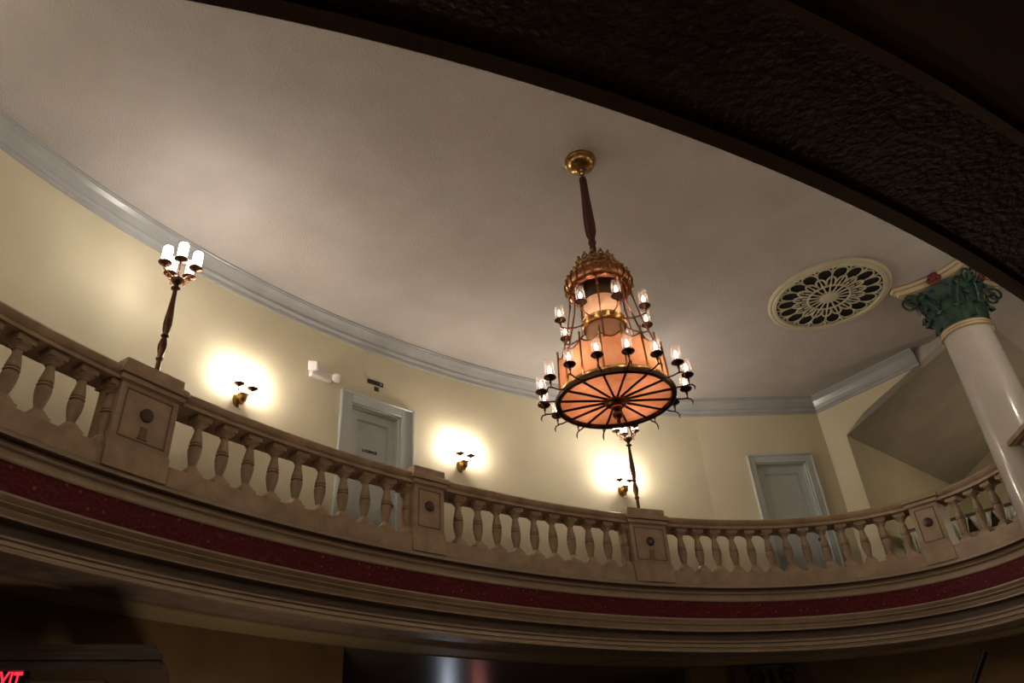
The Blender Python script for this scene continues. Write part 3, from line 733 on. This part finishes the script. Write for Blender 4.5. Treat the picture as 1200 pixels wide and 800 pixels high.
    for k in range(n):
        a = math.radians(-174.4 + 22.5 * k)
        sp = MB(); sp.tube([(.08 * cs(a), .08 * sn(a), z(3.135)), (.30 * cs(a), .30 * sn(a), z(3.14)), (.50 * cs(a), .50 * sn(a), z(3.14))], .011, 6)
        sp.build('bottom_spoke', M['brass_dark'], root)
        ar = MB(); ar.tube([(.52 * cs(a), .52 * sn(a), z(3.145)), (.60 * cs(a), .60 * sn(a), z(3.14)), (.65 * cs(a), .65 * sn(a), z(3.15)), (.65 * cs(a), .65 * sn(a), z(3.19))], .007, 6)
        ar.tube([(.63 * cs(a), .63 * sn(a), z(3.145)), (.675 * cs(a), .675 * sn(a), z(3.14)), (.69 * cs(a), .69 * sn(a), z(3.115)), (.685 * cs(a), .685 * sn(a), z(3.085))], [.006, .007, .008, .003], 6)
        ar.build('lower_arm', M['brass_dark'], root)
        cup_and_glass(root, .65 * cs(a), .65 * sn(a), z(3.235), power=LOWP)
    for k in range(8):
        a = math.radians(12 + 45 * k)
        ar = MB(); ar.tube([(.20 * cs(a), .20 * sn(a), z(3.94)), (.28 * cs(a), .28 * sn(a), z(3.90)), (.38 * cs(a), .38 * sn(a), z(3.885)), (.425 * cs(a), .425 * sn(a), z(3.90)), (.425 * cs(a), .425 * sn(a), z(3.93))], .007, 6)
        ar.build('upper_arm', M['copper'], root)
        cup_and_glass(root, .425 * cs(a), .425 * sn(a), z(3.965), power=LOWP)
    b = MB(); b.ball((0, 0, z(4.00)), .035, 14, 1.2); b.build('inner_bulb', M['flame'], root)
    lamp('cylinder_light', (0, 0, z(3.99)), CYLP, (1, .70, .48), .05, root)
    for k in range(4):
        a = PI / 4 + k * PI / 2; lamp('drum_light', (.33 * cs(a), .33 * sn(a), z(3.36)), DRUMP, (1, .70, .50), .05, root)
LOWP, CYLP, DRUMP = .7, 3.2, 2.1
make_chandelier()

# ------------------------------------------------------------------ lamp standards on the pedestals
def make_standard(q, label, rot):
    root = empty('lamp_standard', (q.x, q.y, 3.72 + EYE), rot); tag(root, label, 'lamp', 'bronze lamp standards on the balustrade')
    z = lambda r: r - 3.72
    p = MB(); p.lathe([(.07, 0), (.072, .015), (.055, .03), (.035, .045), (.025, .07), (.022, z(3.93)), (.033, z(3.945)), (.036, z(3.96)), (.024, z(3.975)), (.026, z(4.0)), (.040, z(4.06)), (.042, z(4.11)), (.030, z(4.17)), (.022, z(4.195)), (.036, z(4.21)), (.036, z(4.222)), (.024, z(4.24)),
                       (.034, z(4.28)), (.041, z(4.35)), (.039, z(4.43)), (.028, z(4.58)), (.022, z(4.70)), (.022, z(4.765)), (.044, z(4.78)), (.046, z(4.792)), (.024, z(4.805)), (.022, z(4.83)), (.040, z(4.85)), (.062, z(4.875)), (.066, z(4.90)), (.045, z(4.92)), (.02, z(4.94)), (.001, z(4.95))], 24)
    p.build('pole', M['brass_dark'], root)
    for k in range(5):
        a = 2 * PI * k / 5; ar = MB()
        ar.tube([(.04 * cs(a), .04 * sn(a), z(4.90)), (.08 * cs(a), .08 * sn(a), z(4.93)), (.12 * cs(a), .12 * sn(a), z(4.965)), (.152 * cs(a), .152 * sn(a), z(4.975)), (.152 * cs(a), .152 * sn(a), z(5.02))], .008, 6)
        ar.torus(.02, .006, 0, 14, 6, Matrix.Rotation(a, 4, 'Z') @ Matrix.Translation((.10, 0, z(4.915))) @ Matrix.Rotation(PI / 2, 4, 'X'))
        ar.build('arm', M['copper'], root)
        cup_and_glass(root, .152 * cs(a), .152 * sn(a), z(5.045), cr=.068, gr=.047, gh=.20, lit='opal', gname='opal_cylinder')
STDP = 14
make_standard(Vector((-3.345, 5.978)), 'bronze lamp standard with five lit glass cylinders on the leftmost pedestal', math.radians(-65))
make_standard(Vector((1.647, 10.46)), 'bronze lamp standard partly behind the foot of the chandelier', math.radians(-60 + 15))

# ------------------------------------------------------------------ wall sconces
def make_sconce(x, y, label, first=[None]):
    t = t_at((x, y), WO); q = E(t, WO); nn = ENORM(t, WO); rz = math.atan2(nn.y, nn.x) - PI / 2    # local +y into wall, -y to the well
    z0 = 4.425
    root = empty('wall_sconce', (q.x, q.y, z0 + EYE), rz); tag(root, label, 'wall sconce', 'two light sconces on the gallery wall')
    b = MB(); b.lathe([(.001, .0), (.07, .001), (.07, .012), (.055, .022), (.03, .028), (.001, .03)], 24, Matrix.Rotation(PI / 2, 4, 'X') @ Matrix.Scale(1.5, 4, (0, 1, 0))); b.build('backplate', M['brass'], root)
    w = MB(); w.lathe([(.001, -.10), (.018, -.092), (.024, -.07), (.042, -.05), (.05, -.02), (.052, .01), (.062, .022), (.055, .032), (.03, .036), (.012, .05), (.001, .07)], 24, Matrix.Translation((0, -.10, .0))); w.tube([(0, -.01, 0), (0, -.06, 0)], .014, 8); w.build('central_bowl', M['brass'], root)
    for s_ in (-1, 1):
        a = MB(); a.tube([(0, -.10, .035), (s_ * .035, -.11, .045), (s_ * .085, -.125, .05), (s_ * .088, -.13, .065), (s_ * .088, -.13, .10)], .007, 6); a.ball((s_ * .088, -.13, .055), .012, 8); a.build('arm', M['brass_dark'], root)
        c = MB(); c.lathe([(.006, .085), (.012, .095), (.03, .105), (.062, .122), (.066, .130), (.06, .134), (.001, .134)], 20, Matrix.Translation((s_ * .088, -.13, 0))); cu_ = c.build('drip_cup', M['brass_dark'], root)
        g_ = MB(); g_.lathe([(.036, .134), (.040, .145), (.040, .275), (.036, .285), (.001, .286)], 18, Matrix.Translation((s_ * .088, -.13, 0))); g_.build('glass_cylinder', M['opal_s'], cu_)
    d = MB(); d.tube([(0, -.05, -.09), (0, -.07, -.12)], .003, 5); d.ball((0, -.07, -.135), .016, 8, 1.4); d.build('crystal_drop', M['lens'], root)
SCP = 7.5
make_sconce(-3.245, 7.66, 'two light brass sconce on the wall left of the lettered door')
make_sconce(-.85, 9.975, 'two light brass sconce right of the lettered door')
make_sconce(1.57, 11.35, 'two light brass sconce just left of the far lamp standard')

# ------------------------------------------------------------------ emergency light and wall signs
def wall_frame(name, x, y, z, label, cat, kind=None):
    t = t_at((x, y), WO); q = E(t, WO); nn = ENORM(t, WO); r = empty(name, (q.x, q.y, z + EYE), math.atan2(nn.y, nn.x) - PI / 2); tag(r, label, cat); return r
r = wall_frame('emergency_light', -2.55, 8.46, 5.16, 'white emergency light with two swivel heads above left of the door', 'emergency light')
b = MB(); b.box(-.13, .13, -.075, 0, -.055, .055, bev=.012); b.build('housing', M['plastic'], r)
for s_, T in ((-1, Matrix.Translation((-.15, -.13, .02)) @ Matrix.Rotation(math.radians(-35), 4, 'Z') @ Matrix.Rotation(math.radians(25), 4, 'X')), (1, Matrix.Translation((.16, -.09, .0)) @ Matrix.Rotation(math.radians(70), 4, 'Z'))):
    h = MB()
    if s_ < 0:
        h.box(-.055, .055, -.03, .03, -.055, .055, T, bev=.012); h.tube([(-.10, -.06, 0), (-.13, -.10, .01)], .018, 8); h.build('lamp_head', M['plastic'], r)
        l_ = MB(); l_.box(-.045, .045, -.036, -.028, -.045, .045, T, bev=.003); l_.build('lens', M['lens'], r)
    else:
        h.lathe([(.03, -.04), (.05, -.01), (.056, .03), (.05, .045), (.001, .05)], 20, T @ Matrix.Rotation(PI / 2, 4, 'X')); h.tube([(.12, -.04, 0), (.15, -.08, 0)], .016, 8); h.build('lamp_head', M['plastic'], r)
r.scale = (1.2, 1.1, 1.2)
r = wall_frame('direction_sign', -1.935, 9.075, 5.352, 'narrow black direction sign with a pale arrow over the lettered door', 'sign')
b = MB(); b.box(-.125, .125, -.012, 0, -.034, .034, bev=.002); b.build('plate', M['black'], r)
b = MB(); b.add([(.075, -.014, .018), (.105, -.014, 0), (.075, -.014, -.018), (.075, -.011, .018), (.105, -.011, 0), (.075, -.011, -.018)], [(0, 1, 2), (5, 4, 3), (0, 3, 4, 1), (1, 4, 5, 2), (2, 5, 3, 0)]); b.build('arrow', M['white_letter'], r, smooth=0)
r = wall_frame('small_sign', -1.925, 9.085, 5.262, 'small square black plate under the direction sign', 'sign')
b = MB(); b.box(-.036, .036, -.010, 0, -.034, .034, bev=.002); b.build('plate', M['black'], r)

# ------------------------------------------------------------------ draped table in the side room
def make_table():
    a = Vector((5.88, 11.78)); b_ = Vector((7.10, 10.72)); d = b_ - a; L = d.length
    root = empty('draped_table', (a.x, a.y, 2.66 + EYE), math.atan2(d.y, d.x)); tag(root, 'dark topped serving table with pale folded linen behind the right balusters', 'table')
    t = MB(); t.box(-.02, L + .02, 0, .5, .90, .955, bev=.006); t.box(.02, L - .02, .03, .47, .80, .90); t.build('table_top', M['table'], root)
    for x in (.06, L - .06):
        for y in (.06, .44): l_ = MB(); l_.tube([(x, y, 0), (x, y, .82)], [.018, .025], 8); l_.build('leg', M['table'], root)
    k = 5; cw = L / k
    for i in range(k):
        x0 = i * cw + .01; m = MB(); n = 25; rows = 9; vs = []
        for r_ in range(rows):
            v = r_ / (rows - 1)
            for j in range(n):
                u = j / (n - 1); hem = .16 + .28 * (1 - abs(2 * u - 1)) ** .8
                sq = 1 - .35 * v * (1 if True else 0)
                x = x0 + cw * .97 * (.5 + (u - .5) * sq); y = -.012 - .030 * v * (1 + cs(u * PI * 9)) ; zz = .90 - hem * v
                vs.append((x, y, zz))
        m.add(vs, [(r_ * n + j, r_ * n + j + 1, (r_ + 1) * n + j + 1, (r_ + 1) * n + j) for r_ in range(rows - 1) for j in range(n - 1)])
        o = m.build('linen_fold', M['cloth'], root); sm = o.modifiers.new('thick', 'SOLIDIFY'); sm.thickness = .004
make_table()

# ------------------------------------------------------------------ lower lobby things
# exit sign
dE = (pth[1] - pth[2]).normalized(); qE = pth[1] - dE * .98 + Vector((-dE.y, dE.x)) * .0
r = empty('exit_sign', (qE.x, qE.y, 1.15 + EYE), math.atan2(dE.y, dE.x)); tag(r, 'lit red EXIT sign at the lower left corner', 'exit sign')
b = MB(); b.box(-.19, .17, -.05, .0, -.17, .045, bev=.006); b.build('housing', M['black'], r)
t = text_mesh('letters', 'EXIT', .19, .006, M['exit']); t.parent = r; t.rotation_euler = (PI / 2, 0, 0); t.scale = (.50, 1, 1); t.location = (.028, -.053, -.03)
# slanted pole
pa = Vector((5.55, 10.1, 1.575 + EYE - .03)); pb = Vector((4.70, 10.52, .2 + EYE))
root = empty('slanted_pole', (pb.x, pb.y, pb.z)); tag(root, 'dark metal pole leaning out with one bright edge at the lower right', 'pole')
dv = pa - pb
m = MB(); m.tube([(0, 0, 0), tuple(dv)], .033, 12); m.tube([tuple(dv * .985), tuple(dv)], .04, 12); m.build('shaft', M['steel_dark'], root)
m = MB(); m.tube([(.033, -.012, 0), tuple(dv * .98 + Vector((.033, -.012, 0)))], .006, 6); m.build('edge_strip', M['brass'], root)
m = MB(); m.tube([(0, 0, 0), (0, 0, -(pb.z) + .02)], .03, 10); m.lathe([(.2, -pb.z + .0), (.2, -pb.z + .02), (.04, -pb.z + .05)], 24); m.build('stand', M['steel_dark'], root)
# wrought iron scrollwork panel on the dark wall
def spiral(cx, cz, r0, turns, sgn=1, ph=0, n=36): return [(cx + sgn * r0 * (1 - .8 * i / (n - 1)) * cs(ph + turns * 2 * PI * i / (n - 1)), 0, cz + r0 * (1 - .8 * i / (n - 1)) * sn(ph + turns * 2 * PI * i / (n - 1))) for i in range(n)]
tG = arc_of_pt(3.15, 10.9); q = E(tG, .80); nn = ENORM(tG, .8)
r = empty('iron_grille', (q.x, q.y, .2 + EYE), math.atan2(nn.y, nn.x) - PI / 2); tag(r, 'black wrought iron scrollwork panel on the wall under the balcony', 'grille')
m = MB(); m.box(-.55, .55, -.02, .0, -1.0, 1.58, bev=.004); m.build('back_panel', M['lobby_trim'], r)
m = MB()
for sx in (-1, 1):
    for z_, r_ in ((1.41, .14), (1.09, .16), (.6, .18), (.15, .2), (-.3, .2)):
        m.tube([(x, -.05, zz) for x, y, zz in spiral(sx * .24, z_, r_, 1.4, sx, .5)], .016, 6)
m.tube([(0, -.05, -.9), (0, -.05, 1.5)], .018, 6); m.build('scrolls', M['iron'], r)
for nm, x, y, z_, pw, cl in (('lobby_lamp', -3.0, 17.5, .7, 18, (.75, .85, 1)), ('lobby_lamp', .6, 17.6, .6, 7, (1, .35, .28)), ('lobby_lamp', -6.5, 15.5, .7, 5, (1, .8, .6))):
    pass

# ------------------------------------------------------------------ unseen point lights, added in place of sconces and lamps out of view
for l in (13.9, 16.8, 20.0, 24.5, 27.6):
    t_ = t_arc(l); q = E(t_, WO - .25)
    lamp('unseen_gallery_light', (q.x, q.y, 4.75 + EYE), 24, (1, .90, .77), .06)
t_ = t_arc(14.2); q = E(t_, BO); lamp('unseen_standard_light', (q.x, q.y, 5.2 + EYE), 14, (1, .90, .79), .08)  # added light only, no lamp standard is built here
for x, y, z_, pw, cl in ((-1.75, 16.4, .75, 8, (.75, .85, 1)), (-1.2, 17.3, .85, 3.5, (1, .35, .28)), (-5.0, 14.6, .7, 3, (1, .8, .6))):
    lamp('unseen_lobby_light', (x, y, z_ + EYE), pw, cl, .10)
lamp('unseen_lobby_light', (-1.9, 6.6, EYE - .1), 26, (1, .76, .52), .25)  # unseen light added to brighten the soffit at the far left
lamp('unseen_lobby_light', (5.6, 8.9, EYE - .9), 15, (1, .74, .5), .25)  # unseen light added to brighten the lobby wall at the lower right
lamp('side_room_fill', (8.6, 10.9, EYE + 3.6), 34, (1, .84, .62), .15)  # unseen light added to brighten the raking soffit

# ------------------------------------------------------------------ world, camera, colour
wd = bpy.data.worlds.new('world'); bpy.context.scene.world = wd; wd.use_nodes = True
wd.node_tree.nodes['Background'].inputs[0].default_value = (.02, .016, .013, 1); wd.node_tree.nodes['Background'].inputs[1].default_value = .2
cam = bpy.data.cameras.new('camera'); co = bpy.data.objects.new('camera', cam); C.objects.link(co)
PITCH, ROLL, FPX = .5757, -.0684, 886.2
cam.sensor_width = 36; cam.sensor_fit = 'HORIZONTAL'; cam.lens = FPX / 1200 * 36; cam.clip_start = .05; cam.clip_end = 100
fwd = Vector((0, cs(PITCH), sn(PITCH))); up = Vector((0, -sn(PITCH), cs(PITCH))); rt = Vector((1, 0, 0))
r2 = cs(ROLL) * rt + sn(ROLL) * up; u2 = -sn(ROLL) * rt + cs(ROLL) * up
R = Matrix((r2, u2, -fwd)).transposed().to_4x4(); R.translation = Vector((0, 0, EYE)); co.matrix_world = R
S = bpy.context.scene; S.camera = co
S.view_settings.view_transform = 'Standard'; S.view_settings.look = 'None'; S.view_settings.gamma = 1; S.view_settings.exposure = 0.0; S.view_settings.use_curve_mapping = False
